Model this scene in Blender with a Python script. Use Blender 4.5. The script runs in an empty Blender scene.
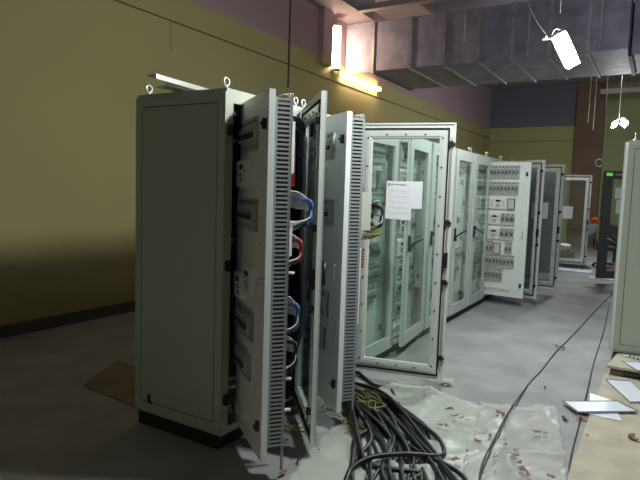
import bpy, math, random
from mathutils import Vector, Matrix, noise
random.seed(7)
S = bpy.context.scene
COL = S.collection
PI = math.pi

# ------------------------------------------------------------------ camera
CAM = Vector((-2.561, -2.212, 1.617)); YAW, PITCH, ROLL, FPX = .543, .087, .033, 561.0
cf = Vector((math.cos(YAW)*math.cos(PITCH), math.sin(YAW)*math.cos(PITCH), -math.sin(PITCH)))
cr0 = Vector((math.sin(YAW), -math.cos(YAW), 0)); cu0 = cr0.cross(cf)
cr = cr0*math.cos(ROLL) + cu0*math.sin(ROLL); cu = cu0*math.cos(ROLL) - cr0*math.sin(ROLL)
cd = bpy.data.cameras.new('camera'); cam = bpy.data.objects.new('camera', cd); COL.objects.link(cam)
cd.sensor_fit = 'HORIZONTAL'; cd.sensor_width = 36; cd.lens = 36*FPX/640; cd.clip_start = .05; cd.clip_end = 200
m = Matrix.Identity(4)
for i in range(3):
    m[i][0], m[i][1], m[i][2], m[i][3] = cr[i], cu[i], -cf[i], CAM[i]
cam.matrix_world = m
S.camera = cam

def ray(x, y): return cf + cr*((x-320)/FPX) + cu*((240-y)/FPX)
def onz(x, y, z=0.): d = ray(x, y); return CAM + d*((z-CAM.z)/d.z)
def onY(x, y, Y): d = ray(x, y); return CAM + d*((Y-CAM.y)/d.y)
def onX(x, y, X): d = ray(x, y); return CAM + d*((X-CAM.x)/d.x)

# ------------------------------------------------------------------ world and exposure
W = bpy.data.worlds.new('dim_hall'); S.world = W; W.use_nodes = True
W.node_tree.nodes['Background'].inputs[0].default_value = (.80, .85, .66, 1)
W.node_tree.nodes['Background'].inputs[1].default_value = .16
S.view_settings.view_transform = 'Standard'; S.view_settings.look = 'None'
S.view_settings.exposure = 0.0; S.view_settings.gamma = 1.0; S.view_settings.use_curve_mapping = False
FLOOD = 420.0          # radiance of the flood lamps
TUBE = 42.0            # radiance of the wall tubes

# ------------------------------------------------------------------ materials
def nt(name):
    mt = bpy.data.materials.new(name); mt.use_nodes = True
    t = mt.node_tree; b = t.nodes['Principled BSDF']
    return mt, t, b
def mat(name, c, rough=.5, metal=0., var=.0, scale=8., bump=0., spec=.5, c2=None, detail=4):
    mt, t, b = nt(name)
    b.inputs['Roughness'].default_value = rough; b.inputs['Metallic'].default_value = metal
    b.inputs['Specular IOR Level'].default_value = spec
    c = tuple(c) + (1,)
    b.inputs['Base Color'].default_value = c
    if var or bump or c2:
        tc = t.nodes.new('ShaderNodeTexCoord'); n = t.nodes.new('ShaderNodeTexNoise')
        n.inputs['Scale'].default_value = scale; n.inputs['Detail'].default_value = detail
        t.links.new(tc.outputs['Object'], n.inputs['Vector'])
        r = t.nodes.new('ShaderNodeValToRGB')
        lo = tuple(max(0, v*(1-var)) for v in c[:3]) + (1,)
        hi = tuple(min(1, v*(1+var)) for v in c[:3]) + (1,) if c2 is None else tuple(c2) + (1,)
        r.color_ramp.elements[0].color = lo; r.color_ramp.elements[1].color = hi
        r.color_ramp.elements[0].position = .3; r.color_ramp.elements[1].position = .7
        t.links.new(n.outputs['Fac'], r.inputs['Fac']); t.links.new(r.outputs['Color'], b.inputs['Base Color'])
        if bump:
            bp = t.nodes.new('ShaderNodeBump'); bp.inputs['Strength'].default_value = bump; bp.inputs['Distance'].default_value = .02
            t.links.new(n.outputs['Fac'], bp.inputs['Height']); t.links.new(bp.outputs['Normal'], b.inputs['Normal'])
    return mt
def emit(name, c, s):
    mt = bpy.data.materials.new(name); mt.use_nodes = True; t = mt.node_tree
    t.nodes.remove(t.nodes['Principled BSDF'])
    e = t.nodes.new('ShaderNodeEmission'); e.inputs[0].default_value = tuple(c)+(1,); e.inputs[1].default_value = s
    t.links.new(e.outputs[0], t.nodes['Material Output'].inputs[0]); return mt
def glass(name, tint, rough=.02, haze=.06, hazec=(.6, .66, .62)):
    mt = bpy.data.materials.new(name); mt.use_nodes = True; t = mt.node_tree
    t.nodes.remove(t.nodes['Principled BSDF'])
    tr = t.nodes.new('ShaderNodeBsdfTransparent'); tr.inputs[0].default_value = tuple(tint)+(1,)
    gl = t.nodes.new('ShaderNodeBsdfGlossy'); gl.inputs['Roughness'].default_value = rough
    df = t.nodes.new('ShaderNodeBsdfDiffuse'); df.inputs[0].default_value = tuple(hazec)+(1,)
    lw = t.nodes.new('ShaderNodeLayerWeight'); lw.inputs[0].default_value = .5      # facing: the same from both sides of the pane
    pw = t.nodes.new('ShaderNodeMath'); pw.operation = 'POWER'; pw.inputs[1].default_value = 5; t.links.new(lw.outputs['Facing'], pw.inputs[0])
    fr = t.nodes.new('ShaderNodeMath'); fr.operation = 'MULTIPLY_ADD'; fr.inputs[1].default_value = .9; fr.inputs[2].default_value = .04; t.links.new(pw.outputs[0], fr.inputs[0])
    m0 = t.nodes.new('ShaderNodeMixShader'); m0.inputs[0].default_value = haze
    t.links.new(tr.outputs[0], m0.inputs[1]); t.links.new(df.outputs[0], m0.inputs[2])
    m1 = t.nodes.new('ShaderNodeMixShader'); t.links.new(fr.outputs[0], m1.inputs[0])
    t.links.new(m0.outputs[0], m1.inputs[1]); t.links.new(gl.outputs[0], m1.inputs[2])
    t.links.new(m1.outputs[0], t.nodes['Material Output'].inputs[0]); return mt

M = dict(
 paint=mat('cabinet_paint', (.43, .455, .38), .45, var=.03, scale=3),
 doorgrey=mat('door_outer_paint', (.45, .49, .48), .45, var=.02, scale=3),
 white=mat('door_paint', (.70, .73, .70), .4, var=.02, scale=3),
 alu=mat('aluminium_frame', (.72, .75, .73), .35, .35),
 panelw=mat('panel_paint', (.76, .79, .76), .45, var=.02, scale=3),
 paneledge=mat('panel_edge_paint', (.74, .78, .76), .4),
 plinth=mat('plinth_black', (.012, .013, .013), .6),
 black=mat('black_plastic', (.012, .012, .013), .45),
 rubber=mat('black_rubber', (.01, .01, .011), .8),
 glass=glass('door_glass', (.90, .945, .92), haze=.025),
 glassd=glass('hazy_glass', (.72, .76, .76), haze=.08, hazec=(.42, .46, .46)),
 steel=mat('zinc_steel', (.62, .63, .62), .35, .8),
 mod=mat('module_grey', (.50, .52, .48), .5), modw=mat('module_white', (.72, .74, .71), .45),
 modd=mat('module_dark', (.035, .037, .036), .5), modm=mat('module_mid', (.26, .28, .26), .5),
 screen=mat('lcd_dark', (.02, .03, .025), .2),
 duct=mat('wire_duct_grey', (.27, .29, .29), .6), ductin=mat('duct_inside', (.05, .05, .05), .8),
 paper=mat('paper', (.80, .80, .84), .8), ink=mat('ink', (.22, .23, .3), .8),
 blue=mat('blue_spiral_wrap', (.05, .13, .38), .35), red=mat('red_spiral_wrap', (.26, .03, .035), .4),
 wiregrey=mat('grey_hanging_wire', (.16, .17, .18), .6), wiresil=mat('grey_wire', (.45, .47, .48), .4), wiredk=mat('dark_wire', (.02, .025, .03), .4),
 yg=mat('yellow_green_wire', (.27, .26, .07), .5), cable=mat('black_cable', (.018, .02, .022), .42),
 concrete=mat('concrete_floor', (.27, .27, .265), .75, var=.18, scale=2.2, bump=.15, detail=8),
 sheet=mat('dull_plate', (.45, .46, .47), .3, .3), platew=mat('white_plate', (.70, .74, .82), .35),
 ply=mat('plywood_board', (.42, .38, .285), .7, var=.15, scale=5, bump=.1), plyd=mat('pallet_wood', (.13, .11, .08), .8, var=.3, scale=9),
 cardboard=mat('cardboard', (.19, .155, .11), .8, var=.2, scale=4),
 leaf=mat('dry_brown_scrap', (.20, .105, .06), .7, var=.4, scale=30), leafd=mat('dark_scrap', (.06, .05, .04), .7),
 base=mat('baseboard_dark', (.09, .085, .07), .7),
 galv=mat('galvanised_foil', (.29, .28, .40), .6, .15, var=.25, scale=3.5, bump=.5, detail=6),
 tape=mat('foil_tape', (.42, .40, .42), .4, .6, var=.3, scale=14, bump=.6),
 ceil=mat('ceiling_slab', (.30, .25, .30), .9, var=.1, scale=1.5),
 beam=mat('steel_beam', (.36, .33, .32), .6, .2),
 seam=mat('wall_seam', (.10, .085, .05), .9),
 pillar=mat('brown_pillar', (.16, .10, .065), .8, var=.1, scale=2),
 orange=mat('orange_cloth', (.85, .16, .03), .7), bag=mat('pale_bag', (.55, .58, .64), .7),
 cloth=mat('dark_cloth', (.05, .035, .04), .9, var=.4, scale=8), redcloth=mat('brown_red_cloth', (.14, .05, .045), .9, var=.5, scale=8),
 darkframe=mat('unlit_frame_grey', (.105, .115, .115), .5),  # dark tone puts the unlit look of the right row door into its colour
 tubewarm=emit('warm_tube_glow', (1, .72, .44), TUBE), floodface=emit('flood_lamp_glow', (.94, 1.0, .97), FLOOD),
 green=emit('green_reflection_glow', (.25, 1, .2), .5),  # glow paints the green light reflected on the dark door frame
)

def wall_mat(name, lowc, upc, zline, wob=.03):
    """painted wall: colour changes at the paint line (a real change of paint)"""
    mt, t, b = nt(name); b.inputs['Roughness'].default_value = .85
    g = t.nodes.new('ShaderNodeNewGeometry'); sx = t.nodes.new('ShaderNodeSeparateXYZ'); t.links.new(g.outputs['Position'], sx.inputs[0])
    n = t.nodes.new('ShaderNodeTexNoise'); n.inputs['Scale'].default_value = .9; n.inputs['Detail'].default_value = 6; t.links.new(g.outputs['Position'], n.inputs['Vector'])
    n2 = t.nodes.new('ShaderNodeTexNoise'); n2.inputs['Scale'].default_value = 60; t.links.new(g.outputs['Position'], n2.inputs['Vector'])
    a = t.nodes.new('ShaderNodeMath'); a.operation = 'MULTIPLY_ADD'; a.inputs[1].default_value = wob; t.links.new(n.outputs['Fac'], a.inputs[0]); t.links.new(sx.outputs['Z'], a.inputs[2])
    gt = t.nodes.new('ShaderNodeMath'); gt.operation = 'GREATER_THAN'; gt.inputs[1].default_value = zline; t.links.new(a.outputs[0], gt.inputs[0])
    def var(c):
        r = t.nodes.new('ShaderNodeValToRGB'); r.color_ramp.elements[0].color = tuple(v*.9 for v in c)+(1,); r.color_ramp.elements[1].color = tuple(v*1.08 for v in c)+(1,)
        t.links.new(n.outputs['Fac'], r.inputs['Fac']); return r
    mx = t.nodes.new('ShaderNodeMix'); mx.data_type = 'RGBA'
    t.links.new(gt.outputs[0], mx.inputs[0]); t.links.new(var(lowc).outputs[0], mx.inputs[6]); t.links.new(var(upc).outputs[0], mx.inputs[7])
    t.links.new(mx.outputs[2], b.inputs['Base Color'])
    bp = t.nodes.new('ShaderNodeBump'); bp.inputs['Strength'].default_value = .12; bp.inputs['Distance'].default_value = .01
    t.links.new(n2.outputs['Fac'], bp.inputs['Height']); t.links.new(bp.outputs['Normal'], b.inputs['Normal'])
    return mt
M['wall'] = wall_mat('olive_wall_paint', (.37, .325, .145), (.36, .25, .28), 4.17)
M['wallfar'] = wall_mat('olive_far_wall_paint', (.36, .335, .15), (.15, .13, .175), 4.19)
M['wallgreen'] = mat('green_olive_wall', (.29, .31, .15), .85, var=.1, scale=1)

def film(name, c, alpha, gl):
    mt = bpy.data.materials.new(name); mt.use_nodes = True; t = mt.node_tree
    b = t.nodes['Principled BSDF']; b.inputs['Base Color'].default_value = tuple(c)+(1,); b.inputs['Roughness'].default_value = gl
    tr = t.nodes.new('ShaderNodeBsdfTransparent'); mx = t.nodes.new('ShaderNodeMixShader'); mx.inputs[0].default_value = alpha
    t.links.new(tr.outputs[0], mx.inputs[1]); t.links.new(b.outputs[0], mx.inputs[2]); t.links.new(mx.outputs[0], t.nodes['Material Output'].inputs[0])
    return mt
M['film'] = film('plastic_film', (.66, .70, .62), .36, .36)
M['film2'] = film('grey_plastic_film', (.60, .60, .58), .32, .36)

# ------------------------------------------------------------------ mesh helpers
class MB:
    def __init__(s): s.v = []; s.f = []; s.mi = []; s.sm = []
    def add(s, vs, fs, mi=0, smooth=False):
        k = len(s.v); s.v += [tuple(v) for v in vs]
        for f in fs: s.f.append([k+i for i in f]); s.mi.append(mi); s.sm.append(smooth)
    def box(s, x0, x1, y0, y1, z0, z1, mi=0):
        s.add([(x, y, z) for z in (z0, z1) for y in (y0, y1) for x in (x0, x1)],
              [(0, 2, 3, 1), (4, 5, 7, 6), (0, 1, 5, 4), (2, 6, 7, 3), (0, 4, 6, 2), (1, 3, 7, 5)], mi)
        return s
    def cbox(s, c, d, mi=0): return s.box(c[0]-d[0]/2, c[0]+d[0]/2, c[1]-d[1]/2, c[1]+d[1]/2, c[2]-d[2]/2, c[2]+d[2]/2, mi)
    def tube(s, pts, r, n=6, mi=0, cap=True):
        pts = [Vector(p) for p in pts]; k = len(s.v); N = len(pts)
        up = Vector((0, 0, 1)); ref = None
        for i, p in enumerate(pts):
            d = (pts[min(i+1, N-1)] - pts[max(i-1, 0)]).normalized()
            if ref is None:
                ref = d.cross(up) if abs(d.z) < .95 else d.cross(Vector((1, 0, 0)))
            ref = (ref - d*ref.dot(d)).normalized(); b = d.cross(ref)
            rr = r[i] if isinstance(r, (list, tuple)) else r
            for j in range(n):
                a = 2*PI*j/n; q = p + ref*(rr*math.cos(a)) + b*(rr*math.sin(a)); s.v.append(tuple(q))
        for i in range(N-1):
            for j in range(n):
                s.f.append([k+i*n+j, k+i*n+(j+1) % n, k+(i+1)*n+(j+1) % n, k+(i+1)*n+j]); s.mi.append(mi); s.sm.append(True)
        if cap:
            s.f.append([k+j for j in range(n)][::-1]); s.mi.append(mi); s.sm.append(False)
            s.f.append([k+(N-1)*n+j for j in range(n)]); s.mi.append(mi); s.sm.append(False)
        return s
    def ring(s, c, ax1, ax2, R, r, n=14, m_=6, mi=0):
        c = Vector(c); a1 = Vector(ax1); a2 = Vector(ax2); k = len(s.v); nn = a1.cross(a2)
        for i in range(n):
            a = 2*PI*i/n; d = a1*math.cos(a)+a2*math.sin(a)
            for j in range(m_):
                b = 2*PI*j/m_; s.v.append(tuple(c + d*(R+r*math.cos(b)) + nn*(r*math.sin(b))))
        for i in range(n):
            for j in range(m_):
                s.f.append([k+i*m_+j, k+((i+1) % n)*m_+j, k+((i+1) % n)*m_+(j+1) % m_, k+i*m_+(j+1) % m_]); s.mi.append(mi); s.sm.append(True)
        return s
    def frame(s, x0, x1, z0, z1, w, y0, y1, mi=0, wz=None):
        wz = wz or w
        s.box(x0, x0+w, y0, y1, z0, z1, mi); s.box(x1-w, x1, y0, y1, z0, z1, mi)
        s.box(x0+w, x1-w, y0, y1, z0, z0+wz, mi); s.box(x0+w, x1-w, y0, y1, z1-wz, z1, mi); return s
    def holed(s, x0, x1, z0, z1, holes, y0, y1, mi=0):
        zs = sorted({z0, z1} | {h[2] for h in holes} | {h[3] for h in holes})
        for a, b in zip(zs, zs[1:]):
            zm = (a+b)/2; cuts = sorted((h[0], h[1]) for h in holes if h[2] < zm < h[3]); x = x0
            for c0, c1 in cuts:
                if c0 > x: s.box(x, c0, y0, y1, a, b, mi)
                x = max(x, c1)
            if x < x1: s.box(x, x1, y0, y1, a, b, mi)
        return s
    def prism(s, pts, h, mi=0):
        """pts: list of 3D points of a flat polygon; h: thickness vector"""
        n = len(pts); pts = [Vector(p) for p in pts]; h = Vector(h)
        s.add(list(pts)+[p+h for p in pts], [list(range(n))[::-1], [n+i for i in range(n)]] + [[i, (i+1) % n, n+(i+1) % n, n+i] for i in range(n)], mi); return s
    def mesh(s, name, mats):
        me = bpy.data.meshes.new(name); me.from_pydata(s.v, [], s.f)
        for k in (mats if isinstance(mats, (list, tuple)) else [mats]): me.materials.append(M[k] if isinstance(k, str) else k)
        me.polygons.foreach_set('material_index', s.mi); me.polygons.foreach_set('use_smooth', s.sm); me.update(); return me
    def build(s, name, mats, parent=None, loc=(0, 0, 0), rz=0):
        return link(name, s.mesh(name, mats), parent, loc, rz)
def link(name, me, parent=None, loc=(0, 0, 0), rz=0):
    o = bpy.data.objects.new(name, me); COL.objects.link(o); o.location = loc; o.rotation_euler = (0, 0, rz)
    if parent: o.parent = parent
    return o
def thing(name, label, cat, loc=(0, 0, 0), rz=0, group=None):
    o = link(name, None, None, loc, rz); o.empty_display_size = .1; return tag(o, label, cat, group)
def tag(o, label, cat, group=None):
    o['label'] = label; o['category'] = cat
    if group: o['group'] = group
    return o
def struct(o): o['kind'] = 'structure'; return o
def bevel(o, w=.004, seg=2):
    md = o.modifiers.new('bevel', 'BEVEL'); md.width = w; md.segments = seg; md.limit_method = 'ANGLE'; return o
def spline(pts, n=8):
    """Catmull-Rom through pts"""
    P = [Vector(p) for p in pts]; P = [P[0]*2-P[1]] + P + [P[-1]*2-P[-2]]; out = []
    for i in range(1, len(P)-2):
        a, b, c, d = P[i-1:i+3]
        for k in range(n):
            t = k/n; out.append(.5*((2*b)+(c-a)*t+(2*a-5*b+4*c-d)*t*t+(3*b-a-3*c+d)*t**3))
    out.append(P[-2]); return out

# ------------------------------------------------------------------ the room
YW, XF, ZC = 3.5, 19.0, 5.6
struct(MB().box(-9, 22, -8, 3.7, -.2, 0).build('floor', 'concrete'))
struct(MB().box(-9, 22, YW, YW+.25, 0, ZC).build('wall_back', 'wall'))
struct(MB().box(XF, XF+.3, -.37, YW, 0, ZC).build('wall_far', 'wallfar'))
struct(MB().box(XF, XF+.3, -8, -.37, 0, ZC).build('wall_end', 'wallgreen'))
struct(MB().box(-9, 22, -8.2, -8, 0, ZC).build('wall_right', 'wallgreen'))
struct(MB().box(-9, 22, -8, 3.75, ZC, ZC+.2).build('ceiling', 'ceil'))
struct(MB().box(-9, XF, YW-.025, YW, 0, .13).build('baseboard_back', 'base'))
struct(MB().box(-9, XF, YW-.012, YW, 3.785, 3.80).build('trim_1', 'seam'))
struct(MB().box(5.63, 5.66, YW-.02, YW, 3.4, ZC).build('trim_2', 'seam'))
struct(MB().box(2.9, 2.906, YW-.004, YW, 3.4, 3.785).build('trim_5', 'seam'))
struct(MB().box(XF-.012, XF, -.37, YW, 3.66, 3.675).build('trim_3', 'seam'))
struct(MB().box(XF-.3, XF, -.37, .50, 0, ZC).build('trim_4', 'pillar'))
struct(MB().box(6.6, 6.93, YW-.12, YW, 4.0, ZC).build('trim_6', 'wall'))
struct(MB().box(5.2, 7.75, 2.92, YW, 5.02, ZC).build('trim_7', 'ceil'))            # soffit along the wall

# ------------------------------------------------------------------ modules shared by all the inner panels
def me_breaker():
    b = MB(); b.box(0, .047, -.028, 0, 0, .19, 0); b.box(.003, .044, -.045, -.028, .055, .135, 0)
    b.box(.012, .035, -.058, -.045, .07, .10, 1); b.box(.006, .041, -.046, -.045, .104, .128, 2)
    b.box(.014, .033, -.030, -.028, .155, .175, 1); b.box(.014, .033, -.030, -.028, .015, .035, 2)
    b.box(.044, .047, -.029, -.028, 0, .19, 2); return b.mesh('breaker', ['mod', 'modd', 'modm'])
def me_controller(w=.26, h=.165):
    b = MB(); b.box(0, w, -.02, 0, 0, h, 0); b.box(.006, w-.006, -.034, -.02, .008, h-.008, 0)
    cx = w*.52; b.box(cx-.035, cx+.035, -.036, -.034, h*.66, h*.84, 1)
    b.tube([(cx, -.034, h*.36), (cx, -.040, h*.36)], .028, 12, 2); b.tube([(cx, -.040, h*.36), (cx, -.043, h*.36)], .012, 8, 0)
    for k in range(4):
        z = h*(.3+.14*k); b.box(.02, .065, -.0355, -.034, z, z+.006, 2); b.box(w-.07, w-.02, -.0355, -.034, z, z+.006, 2)
    return b.mesh('controller', ['modw', 'screen', 'modm'])
def me_relay():
    b = MB(); b.box(0, .10, -.03, 0, 0, .165, 1); b.box(.008, .092, -.045, -.03, .01, .155, 0)
    b.box(.014, .018, -.047, -.045, .015, .15, 2); return b.mesh('relay', ['mod', 'modd', 'modm'])
def me_knob():
    b = MB(); b.box(0, .062, -.03, 0, 0, .175, 0); b.box(.006, .056, -.042, -.03, .05, .13, 2)
    b.tube([(.031, -.042, .09), (.031, -.058, .09)], .015, 10, 1); b.box(.02, .042, -.032, -.03, .14, .16, 1)
    return b.mesh('selector_switch', ['mod', 'modd', 'modm'])
def me_terminal():
    b = MB(); b.box(0, .04, -.012, 0, 0, .045, 0); b.box(.004, .036, -.014, -.012, .012, .03, 1); return b.mesh('name_plate', ['modw', 'mod'])
ME = dict(b=me_breaker(), c=me_controller(), C=me_controller(.18, .165), r=me_relay(), k=me_knob(), t=me_terminal())
NAME = dict(b='breaker', c='controller', C='controller', r='relay', k='selector_switch', t='name_plate')
WID = dict(b=.053, c=.275, C=.19, r=.115, k=.068, t=.05, x=.053)
ROWS_A = [('b'*8, 1.895), ('b'*8, 1.655), ('cr', 1.435), ('Ckkk', 1.205), ('Ckkk', .985), ('bbrxbb', .765), ('b'*8, .575), ('bbbbb', .365), ('t'*8, .215)]
ROWS_B = [('b'*8, 1.895), ('Cbbb', 1.655), ('cr', 1.435), ('b'*8, 1.205), ('Ckkk', .985), ('b'*8, .765), ('cr', .575), ('bbbb', .365), ('t'*8, .215)]
ROWS_C = [('b'*8, 1.895), ('cr', 1.655), ('b'*8, 1.435), ('bbkk', 1.205), ('Ckkk', .985), ('b'*8, .765), ('b'*6, .575), ('tttt', .215)]

PW, PZ0, PZ1 = .60, .135, 2.135
def panel_mesh(holes=()):
    b = MB(); b.holed(.0, PW-.012, PZ0, PZ1, holes, 0, .004, 0)
    b.box(PW-.012, PW, 0, .034, PZ0, PZ1, 1); b.box(0, .012, .004, .03, PZ0, PZ1, 0)
    b.box(.012, PW-.012, .004, .03, PZ0, PZ0+.012, 0); b.box(.012, PW-.012, .004, .03, PZ1-.012, PZ1, 0)
    for i in range(26):                                                    # punched holes, seen as dark dots
        z = PZ0+.1+i*.072; b.box(.505, .512, -.0008, .0, z, z+.008, 2)
    return b.mesh('inner_panel', ['panelw', 'paneledge', 'modd'])
ME['panel'] = panel_mesh()
def me_lock():
    b = MB(); b.box(-.012, .012, -.02, 0, -.028, .028, 0); b.box(-.006, .02, -.032, -.02, -.008, .008, 0); return b.mesh('panel_lock', 'black')
ME['lock'] = me_lock()
def me_pull():
    return MB().tube(spline([(0, 0, -.055), (0, -.03, -.05), (0, -.032, 0), (0, -.03, .05), (0, 0, .055)], 5), .005, 6).mesh('pull_handle', 'steel')
ME['pull'] = me_pull()

def make_panel(parent, x, phi, rows, mesh=None, y=.05, rec=()):
    p = link('inner_panel', mesh or ME['panel'], parent, (x, y, 0), -math.radians(phi))
    for r, (codes, z) in enumerate(rows):
        u = .03
        for c in codes:
            if c != 'x': link(NAME[c], ME[c], p, (u, .02 if r in rec else 0, z))
            u += WID[c]
    for z in (1.96, .32): link('panel_lock', ME['lock'], p, (.55, 0, z))
    link('pull_handle', ME['pull'], p, (.545, 0, 1.08))
    return p

# ------------------------------------------------------------------ glass door (hinge at local origin, reaches along -X, outer face -Y)
DW, DZ0, DZ1 = .78, .10, 2.185
def me_door():
    b = MB(); x0 = -DW
    b.frame(x0, 0, DZ0, DZ1, .115, 0, .010, 1, .125); b.frame(x0, 0, DZ0, DZ1, .115, .010, .022, 0, .125)
    for (a, c) in ((x0, x0+.012), (-.012, 0)): b.box(a, c, .022, .034, DZ0, DZ1, 0)
    b.box(x0+.012, -.012, .022, .034, DZ0, DZ0+.012, 0); b.box(x0+.012, -.012, .022, .034, DZ1-.012, DZ1, 0)
    return b.mesh('glass_door', ['white', 'doorgrey'])
def me_gasket():
    b = MB(); return b.frame(-DW+.045, -.03, DZ0+.04, DZ1-.04, .012, .022, .036).mesh('gasket', 'rubber')
def me_clamp():
    b = MB(); x0, x1, z0, z1 = -DW+.062, -.047, DZ0+.058, DZ1-.058
    b.frame(x0, x1, z0, z1, .060, .022, .030, 0, .062); b.frame(x0+.02, x1-.02, z0+.02, z1-.02, .028, .030, .038, 0); return b.mesh('clamp_frame', 'alu')
def me_pane(): return MB().box(-DW+.10, -.10, .008, .013, DZ0+.11, DZ1-.11).mesh('glass_pane', 'glass')
def me_screw(): return MB().tube([(0, .038, 0), (0, .044, 0)], .0075, 8).mesh('screw', 'modd')
def me_rod():
    b = MB(); x = -DW+.027; b.box(x-.007, x+.007, .034, .044, DZ0+.12, DZ1-.12); return b.mesh('lock_rod', 'steel')
def me_guide():
    b = MB(); b.box(-.016, .016, .034, .058, -.02, .02); b.tube([(0, .05, 0), (-.03, .05, 0)], .009, 8); return b.mesh('latch', 'black')
def me_handle():
    b = MB(); b.box(-.018, .018, -.018, 0, -.08, .08); b.box(-.013, .013, -.034, -.018, -.075, -.045)
    b.tube([(0, -.02, -.03), (0, -.075, .015), (0, -.15, .055)], [.011, .010, .009], 6); return b.mesh('door_handle', 'black')
def me_handle2():
    b = MB(); b.box(-.018, .018, -.018, 0, -.08, .08); b.box(-.013, .013, -.034, -.018, .045, .075)
    b.tube([(0, -.02, .06), (0, -.075, .02), (0, -.14, -.02)], [.011, .010, .009], 6); return b.mesh('door_handle', 'black')
def me_handle0():
    b = MB(); b.box(-.018, .018, -.018, 0, -.08, .08); b.tube([(0, -.024, .06), (0, -.026, -.07)], [.012, .010], 6); return b.mesh('door_handle', 'black')
def me_gear():
    b = MB(); x = -DW+.027; b.box(x-.014, x+.014, .034, .062, -.06, .06); b.tube([(x, .062, 0), (x, .075, 0)], .012, 8); return b.mesh('lock_gear', 'black')
for k, fn in dict(door=me_door, gasket=me_gasket, clamp=me_clamp, pane=me_pane, screw=me_screw, rod=me_rod, guide=me_guide, handle=me_handle, handle2=me_handle2, handle0=me_handle0, gear=me_gear).items(): ME[k] = fn()
ME['doord'] = MB().frame(-DW, 0, DZ0, DZ1, .19, 0, .034, 0, .15).mesh('glass_door', 'darkframe')
ME['paned'] = ME['pane'].copy(); ME['paned'].materials[0] = M['glassd']

def make_door(parent, hinge, theta, detail=True, h='handle', dark=False, hazy=False, flip=False):
    d = link('glass_door', ME['doord' if dark else 'door'], parent, (hinge[0], hinge[1], 0), math.radians(theta))
    if flip: d.scale = (1, -1, 1)
    link('glass_pane', ME['paned' if hazy else 'pane'], d); 
    if not dark: link('gasket', ME['gasket'], d); link('clamp_frame', ME['clamp'], d)
    link('door_handle', ME[h], d, (-DW+.05, 0, 1.13))
    if detail:
        for i in range(9):
            z = DZ0+.12+i*(DZ1-DZ0-.24)/8
            for x in (-DW+.096, -.081): link('screw', ME['screw'], d, (x, 0, z))
        for i in range(1, 4):
            for z in (DZ0+.092, DZ1-.092): link('screw', ME['screw'], d, (-DW+.08+i*(DW-.16)/4, 0, z))
        link('lock_rod', ME['rod'], d)
        for z in (.30, .92, 1.40, 2.02): link('latch', ME['guide'], d, (-DW+.027, 0, z))
        link('lock_gear', ME['gear'], d, (0, 0, 1.10))
    return d

# ------------------------------------------------------------------ cabinet carcass
CW, CD, CH, PL = .84, .76, 2.2, .09
def me_body():
    b = MB(); f = .06
    b.box(0, CW, 0, CD, CH-.02, CH); b.box(0, CW, 0, CD, PL, PL+.02); b.box(0, CW, CD-.015, CD, PL+.02, CH-.02)
    for x in (0, CW-f): b.box(x, x+f, 0, .02, PL+.02, CH-.02)
    b.box(f, CW-f, 0, .02, CH-.08, CH-.02); b.box(f, CW-f, 0, .02, PL+.02, PL+.045)
    for x in (f-.006, CW-f): b.box(x, x+.006, .02, .06, PL+.02, CH-.02)
    for x in (f, CW-f-.06): b.box(x, x+.058, .11, .125, PL+.05, CH-.09)
    return b.mesh('body', 'paint')
def me_side():
    b = MB(); g = .055; t = .012
    b.frame(0, CD-.0, PL+.02, CH-.02, g, -t, 0, 0, .06); b.box(g+.006, CD-g-.006, -t, .0, PL+.02+.066, CH-.02-.066, 0)
    b.box(g, CD-g, -.006, 0, PL+.08, CH-.08, 1)
    return b.mesh('side_panel', ['paint', 'modd'])
def me_plinth(): return MB().box(.0, CW, .025, CD-.025, 0, PL).mesh('plinth', 'plinth')
def me_eye():
    b = MB(); b.tube([(0, 0, 0), (0, 0, .008)], .024, 10); b.tube([(0, 0, .008), (0, 0, .022)], .010, 8); b.ring((0, 0, .046), (1, 0, 0), (0, 0, 1), .024, .007); return b.mesh('eye_bolt', 'steel')
def me_hinge():
    b = MB(); b.box(-.012, .012, -.022, 0, -.03, .03); b.tube([(0, -.022, -.035), (0, -.022, .035)], .008, 8); return b.mesh('hinge', 'black')
def me_lug(): return MB().box(0, .02, -.02, 0, -.012, .012).mesh('lug', 'steel')
def me_back(): return MB().box(.08, CW-.08, CD-.10, CD-.08, PL+.1, CH-.15).mesh('mounting_plate', 'steel')
for k, fn in dict(body=me_body, side=me_side, plinth=me_plinth, eye=me_eye, hinge=me_hinge, lug=me_lug, backp=me_back).items(): ME[k] = fn()

def cabinet(label, x, y=0, rz=0, group='left row cabinets', sides=''):
    t = thing('control_cabinet', label, 'cabinet', (x, y, 0), rz, group)
    link('body', ME['body'], t); link('plinth', ME['plinth'], t); link('mounting_plate', ME['backp'], t)
    if 'l' in sides: s = link('side_panel', ME['side'], t, (0, 0, 0), PI/2); s.scale = (1, -1, 1)
    if 'r' in sides: s = link('side_panel', ME['side'], t, (CW, 0, 0), PI/2)
    for ex in (.05, CW-.05):
        for ey in (.05, CD-.05): link('eye_bolt', ME['eye'], t, (ex, ey, CH))
    return t
ORD = ['nearest', 'second', 'third', 'fourth', 'fifth', 'sixth', 'seventh', 'eighth', 'ninth', 'tenth', 'eleventh', 'twelfth', 'thirteenth', 'farthest']

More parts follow.
